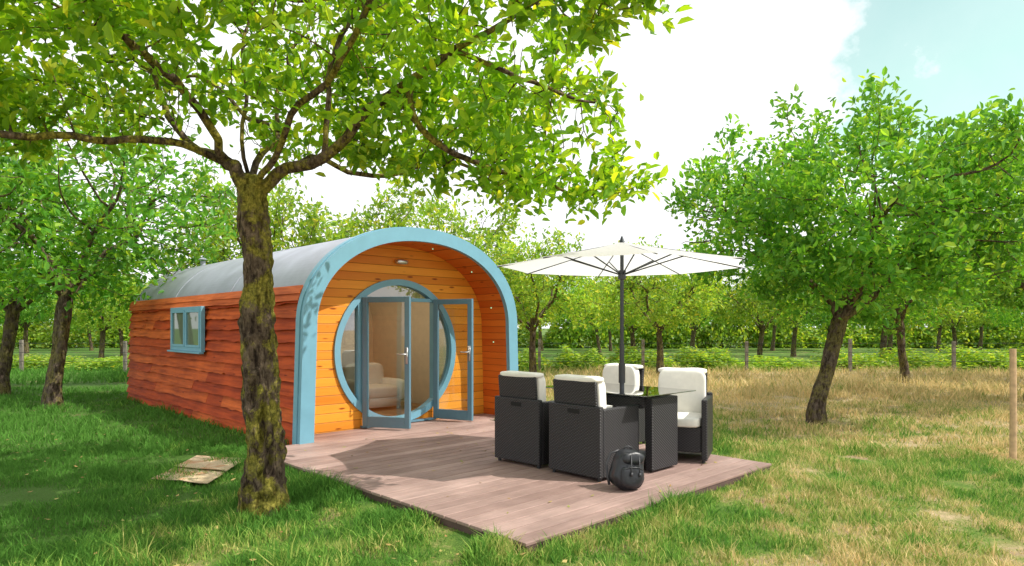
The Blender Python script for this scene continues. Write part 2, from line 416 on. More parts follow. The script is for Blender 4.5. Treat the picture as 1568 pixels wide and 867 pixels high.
def build_tree(name,trunk,trad,limbs,attr,D,di,dk,iters,rng,leaf_len,per,rt,matb,matl,rtip=.004,up=.5,clus=.11,jit=.03,thin=.014,lw=.27,hero=False,pw=.52,wob=0.,cf=1.1,ca=1.8):
    P=resample(trunk,D); par=[-1]+list(range(len(P)-1)); nt_=len(P)
    zs=[p[2] for p in trunk]
    for li,lb in enumerate(limbs):
        pts=resample(lb,D)
        base=np.array(P); i0=int(np.linalg.norm(base-pts[0],axis=1).argmin()); prev=i0
        for qi,q in enumerate(pts[1:]):
            nz=np.array(noise.noise_vector(Vector(q)*2.2+Vector((li*7.,0,0))))*wob*min(1,qi/4)
            P.append(q+rng.normal(0,jit*.6,3)+nz); par.append(prev); prev=len(P)-1
    P,par=colonize(P,par,attr,D,di,dk,iters,rng)
    n=len(P); cnt=np.zeros(n); ch=[[] for _ in range(n)]
    for i in range(1,n): ch[par[i]].append(i)
    for i in range(n-1,-1,-1):
        if not ch[i]: cnt[i]=1
        if par[i]>=0: cnt[par[i]]+=cnt[i]
    R=rtip*cnt**pw
    for i in range(nt_):
        R[i]=np.interp(P[i][2],zs,trad)
    for i in range(nt_,n):
        if par[i]<nt_: R[i]=min(R[i],trad[-1]*.8)
    for i in range(nt_,n): R[i]=min(R[i],R[par[i]]*.985 if par[i]>=nt_ else R[i])
    VV=[];QQ=[];MI=[];SM=[];off=0
    starts=[(0,None)]
    while starts:
        i,pp=starts.pop(); chain=[] if pp is None else [pp]
        r_first=R[i]
        while True:
            chain.append(i)
            if not ch[i]: break
            k=max(ch[i],key=lambda c:(c<nt_,cnt[c]))
            for c in ch[i]:
                if c!=k: starts.append((c,i))
            i=k
        if len(chain)<2: continue
        pts=[P[c] for c in chain]; rr=[R[c] for c in chain]
        if pp is not None: rr[0]=min(r_first*1.25,R[pp])
        big=rr[min(1,len(rr)-1)]
        trunkc=pp is None
        ns=(56 if hero else 18) if trunkc else (9 if big>.025 else (5 if big>.008 else 3))
        if trunkc:
            p2=[];r2=[]; K=6 if hero else 3
            for a in range(len(pts)-1):
                for k in range(K):
                    t=k/K; p2.append(pts[a]*(1-t)+pts[a+1]*t); r2.append(rr[a]*(1-t)+rr[a+1]*t)
            p2.append(pts[-1]);r2.append(rr[-1]);pts,rr=p2,r2
        q=[pts[0]]+[(pts[a-1]+2*pts[a]+pts[a+1])/4 for a in range(1,len(pts)-1)]+[pts[-1]]
        q=np.array(q)
        t=np.gradient(q,axis=0); t/=np.linalg.norm(t,axis=1)[:,None]+1e-9
        a_=np.cross(t[0],[.3,.9,.1]); a_/=np.linalg.norm(a_)
        ring=[]
        for a in range(len(q)):
            a_=a_-t[a]*a_.dot(t[a]); a_/=np.linalg.norm(a_)+1e-9; b_=np.cross(t[a],a_)
            for k in range(ns):
                th=2*math.pi*k/ns; dr=a_*math.cos(th)+b_*math.sin(th); r=rr[a]
                if trunkc and r>.05:
                    pz=q[a]+dr*r
                    r*=1+.24*noise.noise(Vector((dr[0]*1.6,dr[1]*1.6,pz[2]*1.3+5)))+.17*noise.noise(Vector((dr[0]*4,dr[1]*4,pz[2]*2.4)))+.14*noise.noise(Vector((pz[0]*16,pz[1]*16,pz[2]*9)))
                    if hero:
                        r*=1+.13*noise.noise(Vector((pz[0]*34,pz[1]*34,pz[2]*18)))
                        an=math.atan2(dr[1],dr[0])-math.radians(-75); zz=pz[2]
                        for (zc,zr,da,dep) in ((.72,.17,.0,.75),(.40,.11,.28,.5),(.98,.09,-.25,.4)):
                            e_=((an-da-.5*(zz-zc))/.20)**2+((zz-zc)/zr)**2
                            r*=1-dep*math.exp(-e_)+.22*math.exp(-(math.sqrt(e_)-1.7)**2*3)*(1 if e_<16 else 0)
                ring.append(q[a]+dr*r)
        m_=len(q)
        ii,kk=np.meshgrid(np.arange(m_-1),np.arange(ns),indexing='ij'); ii=ii.ravel();kk=kk.ravel();k2=(kk+1)%ns
        Q=np.stack([ii*ns+kk,ii*ns+k2,(ii+1)*ns+k2,(ii+1)*ns+kk],1)+off
        VV.append(np.array(ring)); QQ.append(Q); MI.append(np.zeros(len(Q))); SM.append(np.ones(len(Q),bool)); off+=len(ring)
    idx=np.array([i for i in range(nt_,n) if R[i]<thin]); cen=P[idx]; dirv=P[idx]-P[np.array(par)[idx]]
    dirv/=np.linalg.norm(dirv,axis=1)[:,None]+1e-9
    cnts=rng.poisson(per,len(idx))
    cl=np.array([noise.noise(Vector(c)*cf) for c in cen]); cnts=(cnts*np.clip(1+ca*cl,.12,2.2)).astype(int)
    rep=np.repeat(np.arange(len(idx)),cnts); m_=len(rep)
    base=cen[rep]+rng.normal(0,clus*.45,(m_,3)); 
    d=dirv[rep]*.5+rng.normal(0,.65,(m_,3))+np.array([0,0,up*.6]); d/=np.linalg.norm(d,axis=1)[:,None]
    nrm=rng.normal(0,.6,(m_,3))+np.array([0,0,1.0]); s=np.cross(d,nrm); s/=np.linalg.norm(s,axis=1)[:,None]+1e-9
    u3=np.cross(s,d)
    Ls=(leaf_len*(.55+.75*rng.random(m_)))[:,None]; W=Ls*lw; fold=Ls*.10
    droop=-u3*Ls*.10
    V=np.stack([base, base+d*Ls*.3+s*W*.85+u3*fold, base+d*Ls*.68+s*W*.8+u3*fold+droop*.5, base+d*Ls+droop*1.8,
                base+d*Ls*.68-s*W*.8+u3*fold+droop*.5, base+d*Ls*.3-s*W*.85+u3*fold],1).reshape(-1,3)
    i=np.arange(m_)*6+off
    Q=np.concatenate([np.stack([i,i+1,i+2,i+3],1),np.stack([i,i+3,i+4,i+5],1)])
    VV.append(V); QQ.append(Q); MI.append(np.ones(len(Q))); SM.append(np.zeros(len(Q),bool))
    me=np_mesh(name,np.concatenate(VV),np.concatenate(QQ),[matb,matl],np.concatenate(MI),smooth=np.concatenate(SM))
    print(name,'nodes',n,'leaves',m_)
    return me
def ell(rng,n,c,r,shell=.0):
    v=rng.normal(size=(n,3)); v/=np.linalg.norm(v,axis=1)[:,None]
    rad=(shell+(1-shell)*rng.random(n))**(1/2.4)
    return np.array(c)+v*rad[:,None]*np.array(r)
r1=np.random.default_rng(5)
T=[px(402,790,5.28),px(404,740,5.28),px(408,700,5.28),px(400,600,5.28),px(394,500,5.28),px(397,400,5.28),px(388,340,5.28),px(386,285,5.28)]
T[0]=(T[0][0],T[0][1],-.05)
TR=[.215,.170,.150,.137,.124,.106,.125,.110]
limbs=[
 [px(386,290,5.28),px(345,245,5.25),px(290,213,5.15),px(200,226,4.95),px(110,196,4.7),px(0,208,4.4),px(-120,190,4.2)],
 [px(386,285,5.28),px(372,180,5.4),px(385,60,5.5),px(400,-80,5.6),px(380,-220,5.6)],
 [px(345,245,5.25),px(245,195,5.5),px(225,120,5.7),px(180,30,6.0),px(120,-80,6.1)],
 [px(388,300,5.28),px(430,265,5.2),px(500,245,5.05),px(560,185,4.9),px(630,130,4.7),px(740,50,4.5),px(860,-30,4.4)],
 [px(430,265,5.2),px(480,242,5.5),px(530,262,5.8),px(620,262,6.1),px(740,255,6.3),px(830,235,6.3)],
 [px(386,285,5.28),px(420,200,5.7),px(430,130,6.1),px(470,30,6.5),px(520,-60,6.8)],
 [px(500,245,5.05),px(510,150,5.0),px(530,60,5.1),px(600,-60,5.2)],
 [px(388,295,5.28),px(440,200,4.9),px(520,60,4.4),px(600,-60,4.0)],
 [px(345,245,5.25),px(290,150,4.8),px(200,60,4.3),px(120,-40,3.9)],
 [px(620,130,4.75),px(640,200,4.7),px(720,230,4.9),px(820,270,5.2),px(930,300,5.4)],
 [px(420,200,5.7),px(340,150,6.3),px(240,100,7.0),px(150,120,7.4)],
 [px(700,80,4.6),px(780,110,4.6),px(850,150,4.8),px(930,160,5.0)],
]
att=np.concatenate([
 ell(r1,1050,(-2.1,5.2,4.0),(3.1,2.7,1.2)),
 ell(r1,400,(-4.0,4.6,3.45),(1.7,1.3,.75)),
 ell(r1,520,(-.45,5.1,3.25),(1.3,1.2,.70)),
 ell(r1,360,(.12,5.0,2.95),(.82,.9,.58)),
 ell(r1,170,(.55,5.3,2.72),(.62,.8,.36)),
 ell(r1,160,(-.3,4.0,3.6),(1.5,.8,.6)),
 ell(r1,380,(-2.2,3.6,3.55),(2.3,.8,.5)),
])
att=att[(att[:,2]>2.36)&(att[:,1]>2.6)&(att[:,2]<4.75)]
me=build_tree('apple_tree',T,TR,limbs,att,.115,1.3,.18,70,r1,.100,9.2,.02,M['bark'],M['leaf'],rtip=.0036,clus=.13,jit=.035,thin=.0115,hero=True,pw=.49,wob=.16,cf=1.3,ca=2.1)
o=bpy.data.objects.new('apple_tree',me); scene.collection.objects.link(o)
def variant(name,seed,lean,ml,height=4.7,rad=2.6,cz=3.15,n=900,per=13,leaf=.135,th=1.6,r0=.13,lowz=1.55):
    r=np.random.default_rng(seed)
    tr=[(0,0,-.05),(.02,0,.3),(lean*.35,0,.9),(lean*.75,0.05,th),(lean,.05,th+.5)]
    lim=[]
    for k in range(5):
        a=k*2*math.pi/5+r.random()
        s=r.uniform(.55,.8)
        lim.append([(lean*.75,.05,th),(lean+math.cos(a)*s*.6,math.sin(a)*s*.6,th+.45),(lean+math.cos(a)*rad*.5,math.sin(a)*rad*.5,cz-.25+r.random()*.5)])
    at=[ell(r,n,(lean*1.2,0,cz),(rad,rad,(height-cz)*.95),.15)]
    for k in range(8):
        a=r.random()*6.28; at.append(ell(r,70,(lean*1.2+math.cos(a)*rad*.8,math.sin(a)*rad*.8,cz+r.uniform(-.9,.8)),(.75,.75,.6)))
    for k in range(12):
        a=r.random()*6.28; q=r.random()*rad*.7; h=height+.15*r.random()-.35*(q/rad)
        at.append(np.array([(lean+math.cos(a)*q,math.sin(a)*q,h+z*.14) for z in range(3)]))
    at=np.concatenate(at); at=at[at[:,2]>lowz]
    return build_tree(name,tr,[r0*1.3,r0,r0*.85,r0*.78,r0*.6],lim,at,.19,1.6,.26,50,r,leaf,per,.02,M['bark2'],ml,rtip=.0055,clus=.24,jit=.05,thin=.03,lw=.28,wob=.25,ca=2.2)
vA=variant('apple_tree_a',21,.55,M['leaf2'],height=4.8,rad=2.7,n=1300,per=20,leaf=.118)
vB=variant('apple_tree_b',22,-.2,M['leaf2'],height=4.5,rad=2.4,per=12,lowz=1.3)
vC=variant('apple_tree_c',23,.15,M['leaf3'],height=4.7,rad=2.4,per=9,lowz=1.0)
vD=variant('apple_tree_d',24,.3,M['leaf2'],height=5.0,rad=2.5,per=8,n=600,th=1.8,lowz=1.4)
def tree(mesh,x,y,s,rz,name='apple_tree',parent=None,sz=1.0):
    o=bpy.data.objects.new(name,mesh); scene.collection.objects.link(o)
    o.location=(x,y,gz(x,y)); o.scale=(s,s,s*sz); o.rotation_euler=(0,0,rz)
    if parent: o.parent=parent
    return o
tree(vA,4.72,10.16,1.0,.1)
tree(vB,10.4,13.0,1.16,2.0)
tree(vD,-8.5,12.1,1.12,1.0)
tree(vB,-11.2,14.4,1.1,4.0)
tree(vC,-7.2,18.5,1.15,.5)
tree(vC,-2.6,20.5,1.2,2.5)
tree(vC,.6,18.5,.85,4.2)
tree(vC,4.4,19.5,.82,1.2)
tree(vD,10.5,17.5,.9,3.3)
tree(vB,15.5,18.0,1.0,5.)
grp=empty('distant_orchard_trees')
r2=random.Random(3)
for row in range(4):
    y0=25+row*7.5
    xm=y0*.95+3
    x=-xm+r2.random()*3
    while x<xm:
        mm=r2.choice([vB,vC,vD,vC,vC])
        tree(mm,x+r2.uniform(-.6,.6),y0+r2.uniform(-1,1),r2.uniform(.75,.95) if row<3 else r2.uniform(.9,1.15),r2.random()*6.28,'tree',grp)
        x+=r2.uniform(4.0,5.4)
def hedge_mesh():
    r=np.random.default_rng(9); m_=8000
    base=np.stack([r.uniform(-3,3,m_),r.normal(0,.6,m_),r.random(m_)**.8*2.0],1)
    base[:,2]*=.75+.45*np.sin(base[:,0]*1.5)*np.sin(base[:,0]*4.1+1)
    d=r.normal(size=(m_,3)); d/=np.linalg.norm(d,axis=1)[:,None]; s=np.cross(d,r.normal(size=(m_,3))); s/=np.linalg.norm(s,axis=1)[:,None]
    L=.17
    V=np.stack([base,base+d*L*.5+s*L*.3,base+d*L,base+d*L*.5-s*L*.3],1).reshape(-1,3); i=np.arange(m_)*4
    return np_mesh('hedge',V,np.stack([i,i+1,i+2,i+3],1),[M['leaf3']])
hm=hedge_mesh(); hg=empty('hedge')
for (yy,sc,sz) in ((23.2,1.0,.26),(47,1.6,1.3)):
    K=int(yy*.95/(4.8*sc))+2
    for k in range(-K,K+1):
        o=bpy.data.objects.new('hedge_section',hm); scene.collection.objects.link(o); o.parent=hg
        o.location=(k*4.8*sc,yy+r2.uniform(-.5,.5),0); o.scale=(sc,sc,sz*r2.uniform(.6,1.5)); o.rotation_euler=(0,0,r2.choice([0,math.pi]))
fe=empty('wire_fence')
mb=MB(); yf=21.5
for k in range(-7,9):
    x=k*3.4+.9; mb.box(x-.045,x+.045,yf-.045,yf+.045,0,1.0+.1*r2.random())
obj('posts',mb,M['post'],fe)
mb=MB()
for z in (.35,.65,.95): mb.tube([(-24,yf-.06,z),(30,yf-.06,z)],.008,4)
obj('wires',mb,M['metal'],fe)
mb=MB(); x,y,_=px(1551,705,7.3)
mb.tube([(x,y,-.05),(x+.005,y,.6),(x,y,1.25)],[.036,.034,.032],12)
obj('wooden_stake',mb,M['stake'],smooth=False)

# ---------------------------------------------------------------- deck
deck=empty('wooden_deck',(AX,AY,0),ANG)
mb=MB(); nb=31; W_=4.36/nb
for k in range(nb):
    mb.box(-.01+.004*random.random(),3.49,k*W_+.005,(k+1)*W_-.005,.098,.122+.001*random.random())
for k in range(5): # boards running under the porch
    mb.box(.66,4.06,4.362+k*W_*.78,4.362+(k+1)*W_*.78-.008,.088,.113)
obj('boards',mb,M['deck'],deck,bevel=.004)
mb=MB()
mb.box(.0,.028,.0,4.34,-.02,.095); mb.box(3.44,3.468,.0,4.34,-.02,.095); mb.box(.03,3.438,.0,.028,-.02,.095)
for k in range(8): mb.box(.2+k*.43,.25+k*.43,.03,4.32,-.02,.093)
obj('frame',mb,mat_plain('deck_fascia',(.10,.06,.05),.7,.2),deck)
# fallen leaves
n=420; r3=np.random.default_rng(4)
u=np.concatenate([r3.uniform(.1,3.3,90),np.zeros(0)]); w_=r3.uniform(.1,4.2,90)
xy=[L2W(a,b_)+(.126,) for a,b_ in zip(u,w_)]
for k in range(n-90):
    yy=r3.uniform(3.6,9); xx=r3.uniform(-.9,.3)*yy; uu,ww=W2L(xx,yy)
    if -.05<uu<4.4 and -.05<ww<12.3: continue
    xy.append((xx,yy,gz(xx,yy)+.04))
xy=np.array(xy); n=len(xy); th=r3.random(n)*6.28
d=np.stack([np.cos(th),np.sin(th),r3.normal(0,.12,n)],1); s=np.stack([-np.sin(th),np.cos(th),r3.normal(0,.2,n)],1); L=(.025+.03*r3.random(n))[:,None]
V=np.stack([xy,xy+d*L*.5+s*L*.28,xy+d*L+np.array([0,0,.006]),xy+d*L*.5-s*L*.28],1).reshape(-1,3); i=np.arange(n)*4
m,nt,out=newmat('dry_leaf'); b=bsdf(nt,out,.8); lk(nt,ramp(nt,island(nt),[(0,(.30,.16,.05)),(.5,(.42,.30,.10)),(1,(.25,.30,.06))]),b.inputs['Base Color'])
o=bpy.data.objects.new('fallen_leaves',np_mesh('fallen_leaves',V,np.stack([i,i+1,i+2,i+3],1),[m])); scene.collection.objects.link(o)

# ---------------------------------------------------------------- pod
CX=2.395
pod=empty('wooden_camping_pod',(AX,4.105,0),ANG)
def arch(ins,z0=.05,n=40,zmin=None):
    a=1.755-ins; b=1.33-ins; e=2/2.12
    pts=[(-(1.80-ins),z0)]
    k=6
    for i in range(1,k+1):
        t=i/k; pts.append((-(1.80-ins)+.045*t, z0+(1.5-z0)*t))
    for i in range(1,n):
        th=math.pi*i/n; c,s=math.cos(th),math.sin(th)
        pts.append((-a*math.copysign(abs(c)**e,c),1.5+b*abs(s)**e))
    for i in range(k,-1,-1):
        t=i/k; pts.append(((1.80-ins)-.045*t, z0+(1.5-z0)*t))
    return [(x+CX,z) for x,z in pts]
def band(mb,A,B,y0,y1,mi=0):
    n=len(A); vs=[(x,y0,z) for x,z in A]+[(x,y0,z) for x,z in B]+[(x,y1,z) for x,z in A]+[(x,y1,z) for x,z in B]
    fs=[]
    for i in range(n-1):
        fs+=[(i,i+1,n+i+1,n+i)[::-1],(2*n+i,2*n+i+1,3*n+i+1,3*n+i),(i,2*n+i,2*n+i+1,i+1)[::-1],(n+i,n+i+1,3*n+i+1,3*n+i)[::-1]]
    fs+=[(0,n,3*n,2*n),(n-1,2*n-1+0,4*n-1,3*n-1)]
    mb.add(vs,fs,mi)
YF=4.37; YW=4.97; YB=11.9
mb=MB(); band(mb,arch(0,.03,80),arch(.18,.03,80),YF-.03,YF+.04)
obj('front_arch_trim',mb,M['blue'],pod)
mb=MB(); band(mb,arch(-.012,.03,80),arch(.03,.03,80),YF+.042,YF+.14); obj('arch_edge',mb,M['blue'],pod)
def cut(A,zc): return [p for p in A if p[1]>=zc]
A_=cut(arch(.02,.05,80),1.93)
mb=MB(); band(mb,A_,[(CX+(x-CX)*.97,z-.04) for x,z in A_],YF+.142,YB+.06)
obj('roof',mb,M['roof'],pod,smooth=False)
mb=MB()
for yy in (6.9,9.4):
    B_=[(CX+(x-CX)*1.0035,z+.004) for x,z in A_]; band(mb,B_,A_,yy,yy+.03)
obj('roof_seams',mb,M['roof'],pod)
mb=MB(); mb.tube([(CX-.6,YB-.8,2.6),(CX-.6,YB-.8,2.88)],.05,12); mb.tube([(CX-.6,YB-.8,2.86),(CX-.6,YB-.8,2.91)],[.09,.02],12)
obj('roof_vent',mb,M['roof'],pod)
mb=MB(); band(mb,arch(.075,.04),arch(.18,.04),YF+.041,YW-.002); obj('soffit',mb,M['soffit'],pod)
mb=MB(); band(mb,arch(.10,.04),arch(.16,.04),YW+.062,YB-.05); obj('inner_shell',mb,M['cream'],pod)
mb=MB()
rows=12; z0=.03; z1=1.93
def prof_x(z):
    if z<1.5: return 1.80-.045*((z-.05)/1.45)
    s=min(1,((z-1.5)/1.33))**(2.12/2); c=math.sqrt(max(0,1-s*s)); return 1.755*c**(2/2.12)
for sd in (-1,1):
    for r in range(rows):
        za=z0+(z1-z0)*r/rows; zb=z0+(z1-z0)*(r+1)/rows+.015
        cuts=[YF+.143]+sorted(random.uniform(YF+.8,YB-.8) for _ in range(random.choice([1,2,3])))+[YB]
        cuts=[c for i,c in enumerate(cuts) if i==0 or c-cuts[i-1]>.5]
        for ya,yb in zip(cuts[:-1],cuts[1:]):
            n=max(6,int((yb-ya)/.08)); vs=[]; seed=random.random()*99
            for i in range(n+1):
                y=ya+.002+(yb-ya-.004)*i/n
                w=.024*noise.noise(Vector((y*1.2,seed,0)))+.016*noise.noise(Vector((y*5.5,seed,3)))
                zl=max(.02,za+w)
                xo=prof_x(za)-.002; xi=prof_x(zb)-.050
                vs+=[(CX+sd*xo,y,zl),(CX+sd*xi,y,zb),(CX+sd*(xo-.040),y,zl)]
            fs=[]
            for i in range(n):
                a=i*3
                f=[(a,a+3,a+4,a+1),(a+2,a+5,a+3,a)]
                fs+= f if sd>0 else [q[::-1] for q in f]
            fs+=[(0,1,2),(n*3,n*3+2,n*3+1)]
            mb.add(vs,fs)
obj('siding',mb,M['siding'],pod)
mb=MB()
for sd in (-1,1): mb.add([(CX+sd*(prof_x(z)-.06),y,z) for z in (.04,.8,1.5,1.93) for y in (YF+.15,YB-.02)],[(0,1,3,2),(2,3,5,4),(4,5,7,6)])
obj('wall_core',mb,M['siding'],pod)
mb=MB()
for sd in (-1,1):
    for k,(za,zb,o1,o2) in enumerate(((1.90,2.00,.055,.012),(1.81,1.905,.035,.012))):
        n=60; vs=[]
        for i in range(n+1):
            y=YF+.143+(YB+.08-YF-.143)*i/n; w=.010*noise.noise(Vector((y*2,k*7.,sd)))
            xb=prof_x((za+zb)/2)
            vs+=[(CX+sd*(xb+o1),y,za+w),(CX+sd*(xb+o2-.01),y,zb),(CX+sd*(xb-.02),y,za+w)]
        fs=[]
        for i in range(n):
            a=i*3; f=[(a,a+3,a+4,a+1),(a+2,a+5,a+3,a)]; fs+= f if sd>0 else [q[::-1] for q in f]
        fs+=[(0,1,2),(n*3,n*3+2,n*3+1)]
        mb.add(vs,fs)
obj('eaves',mb,M['eave'],pod)
A=arch(.05,.03); mb=MB(); mb.add([(x,YB-.01,z) for x,z in A],[tuple(range(len(A)))]); obj('rear_wall',mb,M['pine'],pod)
CZ=1.15; CR=1.01
def wall_hole(y,A,flip,mbx,mi):
    pts=list(A); bx0,bx1=A[-1][0],A[0][0]
    for i in range(1,24): pts.append((bx0+(bx1-bx0)*i/24,A[0][1]))
    n=len(pts); vs=[]
    for x,z in pts:
        dx,dz=x-CX,z-CZ; l=math.hypot(dx,dz); rr=min(CR,l-.001); vs+=[(x,y,z),(CX+dx/l*rr,y,CZ+dz/l*rr)]
    fs=[(2*i,2*((i+1)%n),2*((i+1)%n)+1,2*i+1) for i in range(n)]
    mbx.add(vs,[f[::-1] for f in fs] if flip else fs,mi)
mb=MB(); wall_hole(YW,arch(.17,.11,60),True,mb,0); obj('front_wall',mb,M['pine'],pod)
mb=MB(); wall_hole(YW+.06,arch(.16,.11,60),False,mb,0); obj('front_wall_inside',mb,M['cream'],pod)
def ring(mb,r0,r1,y0,y1,n=96,cx=CX,cz=CZ):
    vs=[]
    for i in range(n):
        t=2*math.pi*i/n; c,s=math.cos(t),math.sin(t)
        for r,y in ((r0,y0),(r1,y0),(r1,y1),(r0,y1)): vs.append((cx+c*r,y,cz+s*r))
    fs=[]
    for i in range(n):
        a=i*4;b=((i+1)%n)*4
        for k in range(4): fs.append((a+k,a+(k+1)%4,b+(k+1)%4,b+k))
    mb.add(vs,fs)
HW=.60
mb=MB(); ring(mb,CR-.075,CR+.012,YW-.035,YW+.08)
hz=math.sqrt((CR-.05)**2-HW**2)
for sx in (-1,1): mb.box(CX+sx*(HW+.03)-.03,CX+sx*(HW+.03)+.03,YW-.02,YW+.07,CZ-hz,CZ+hz)
mb.box(CX-HW,CX+HW,YW-.018,YW+.068,CZ+hz-.04,CZ+hz+.01)
obj('round_door_frame',mb,M['blue'],pod)
mb=MB()
for sx in (-1,1):
    pts=[]; a0=math.acos((HW+.04)/(CR-.05))
    for i in range(25):
        t=-a0+2*a0*i/24; pts.append((CX+sx*(CR-.05)*math.cos(t),YW+.03,CZ+(CR-.05)*math.sin(t)))
    mb.add(pts,[tuple(range(25))])
pts=[]; a0=math.asin(HW/(CR-.05))
for i in range(17):
    t=math.pi/2-a0+2*a0*i/16; pts.append((CX+(CR-.05)*math.cos(t),YW+.03,CZ+(CR-.05)*math.sin(t)))
mb.add(pts,[tuple(range(17))])
obj('side_glass',mb,mat_glass('side_glass_mat',(.50,.56,.50),2.6),pod)
def door(name,hx,ang,w,hand):
    e=bpy.data.objects.new(name,None); scene.collection.objects.link(e); e.parent=pod; e.location=(hx,YW-.04,0); e.rotation_euler=(0,0,math.radians(ang))
    zb,zt=.14,CZ+hz+.0; mb=MB(); t=.026
    mb.box(0,.075,-t,t,zb,zt); mb.box(w-.075,w,-t,t,zb,zt)
    mb.box(.075,w-.075,-t+.002,t-.002,zb,zb+.14); mb.box(.075,w-.075,-t+.002,t-.002,zt-.075,zt)
    obj('leaf_frame',mb,M['blue2'],e,bevel=.006)
    mb=MB(); mb.add([(.073,0,zb+.13),(w-.073,0,zb+.13),(w-.073,0,zt-.073),(.073,0,zt-.073)],[(0,1,2,3)]); obj('pane',mb,M['glass'],e)
    mb=MB()
    for s in (-1,1):
        mb.box(w-.055,w-.022,s*t,s*(t+.008),1.0,1.22) if s>0 else mb.box(w-.055,w-.022,-(t+.008),-t,1.0,1.22)
        mb.tube([(w-.038,s*t,1.13),(w-.038,s*(t+.05),1.13)],.009,8); mb.tube([(w-.038,s*(t+.05),1.13),(w-.16,s*(t+.05),1.13)],.009,8)
    obj('handle',mb,M['steel'],e,smooth=True)
door('left_door',CX-HW+.0,-60,.70,1); door('right_door',CX+HW,-70,.66,-1)
mb=MB(); mb.box(CX-1.55,CX+1.55,YW-.001+.005,8.6,.04,.132); obj('interior_floor',mb,M['floor'],pod)
mb=MB(); mb.box(CX-.62,CX+.62,YW-.07,YW+.004,.123,.148); obj('threshold',mb,M['blue2'],pod)
A=arch(.165,.05); mb=MB(); mb.add([(x,8.2,z) for x,z in A],[tuple(range(len(A)))]); obj('partition_wall',mb,M['cream'],pod)
mb=MB(); mb.box(3.30,3.80,8.15,8.19,1.10,1.75); obj('picture_frame',mb,M['metal'],pod,bevel=.005)
mb=MB(); mb.box(3.36,3.74,8.135,8.149,1.16,1.69); obj('picture',mb,mat_plain('picture_print',(.35,.3,.25),.5,.8,9,0),pod)
mb=MB()
ax=3.0; ay=6.6
mb.superell((ax,ay,.42),(.33,.34,.10),.35,.35); mb.superell((ax,ay+.30,.60),(.36,.09,.28),.4,.35)
mb.superell((ax-.36,ay,.44),(.07,.38,.18),.4,.35); mb.superell((ax+.36,ay,.44),(.07,.38,.18),.4,.35)
mb.box(ax-.33,ax+.33,ay-.3,ay+.3,.18,.34)
for a in (ax-.3,ax+.3):
    for b_ in (ay-.27,ay+.27): mb.box(a-.02,a+.02,b_-.02,b_+.02,.132,.2)
obj('armchair',mb,M['white'],pod,smooth=True)
mb=MB(); mb.box(1.2,1.75,6.0,7.9,.132,.52); mb.box(1.0,1.25,6.0,7.9,.45,.9); obj('sofa',mb,M['blue2'],pod,bevel=.05)
mb=MB()
iA=arch(.18,.04)
for i in (29,36,43,47):
    x,z=iA[i]; dx,dz=CX-x,1.3-z; l=math.hypot(dx,dz); c=Vector((x+dx/l*.004,YF+.32,z+dz/l*.004)); ax=Vector((dx/l,0,dz/l))
    mb.tube([c,c+ax*.006],.009,12)
obj('downlights',mb,M['led'],pod)
mb=MB(); mb.superell((CX+.02,YW-.05,2.42),(.10,.05,.035),.6,.6); obj('bulkhead_lamp',mb,M['steel'],pod,smooth=True)
l=bpy.data.lights.new('interior_lamp','POINT'); l.energy=20; l.shadow_soft_size=.15; l.color=(1,.86,.65)
lo=bpy.data.objects.new('interior_lamp',l); scene.collection.objects.link(lo); lo.parent=pod; lo.location=(CX,6.6,2.25)
mb=MB(); wy0,wy1,wz0,wz1=YF+3.25,YF+4.6,1.17,1.76; X=CX-1.79
mb.box(X-.03,X+.03,wy0-.06,wy1+.06,wz0-.06,wz0); mb.box(X-.03,X+.03,wy0-.06,wy1+.06,wz1,wz1+.05)
mb.box(X-.03,X+.03,wy0-.06,wy0,wz0,wz1); mb.box(X-.03,X+.03,wy1,wy1+.06,wz0,wz1); ym=(wy0+wy1)/2
mb.box(X-.028,X+.028,ym-.03,ym+.03,wz0,wz1)
for a,b_ in ((wy0,ym-.03),(ym+.03,wy1)):
    mb.box(X-.038,X,a,a+.04,wz0,wz1); mb.box(X-.038,X,b_-.04,b_,wz0,wz1); mb.box(X-.036,X,a+.04,b_-.04,wz0,wz0+.04); mb.box(X-.036,X,a+.04,b_-.04,wz1-.04,wz1)
mb.box(X-.07,X,wy0-.1,wy1+.1,wz0-.09,wz0-.062)
obj('side_window_frame',mb,M['blue'],pod,bevel=.004)
mb=MB(); mb.add([(X-.015,wy0,wz0),(X-.015,wy1,wz0),(X-.015,wy1,wz1),(X-.015,wy0,wz1)],[(0,1,2,3)])
m,nt,out=newmat('dark_window_glass'); bsdf(nt,out,.03,(.15,.19,.13)); obj('side_window_glass',mb,m,pod)
mb=MB(); mb.box(CX-1.7,CX+1.7,YF+.05,YB-.05,-.05,.05); obj('base',mb,M['metal'],pod)

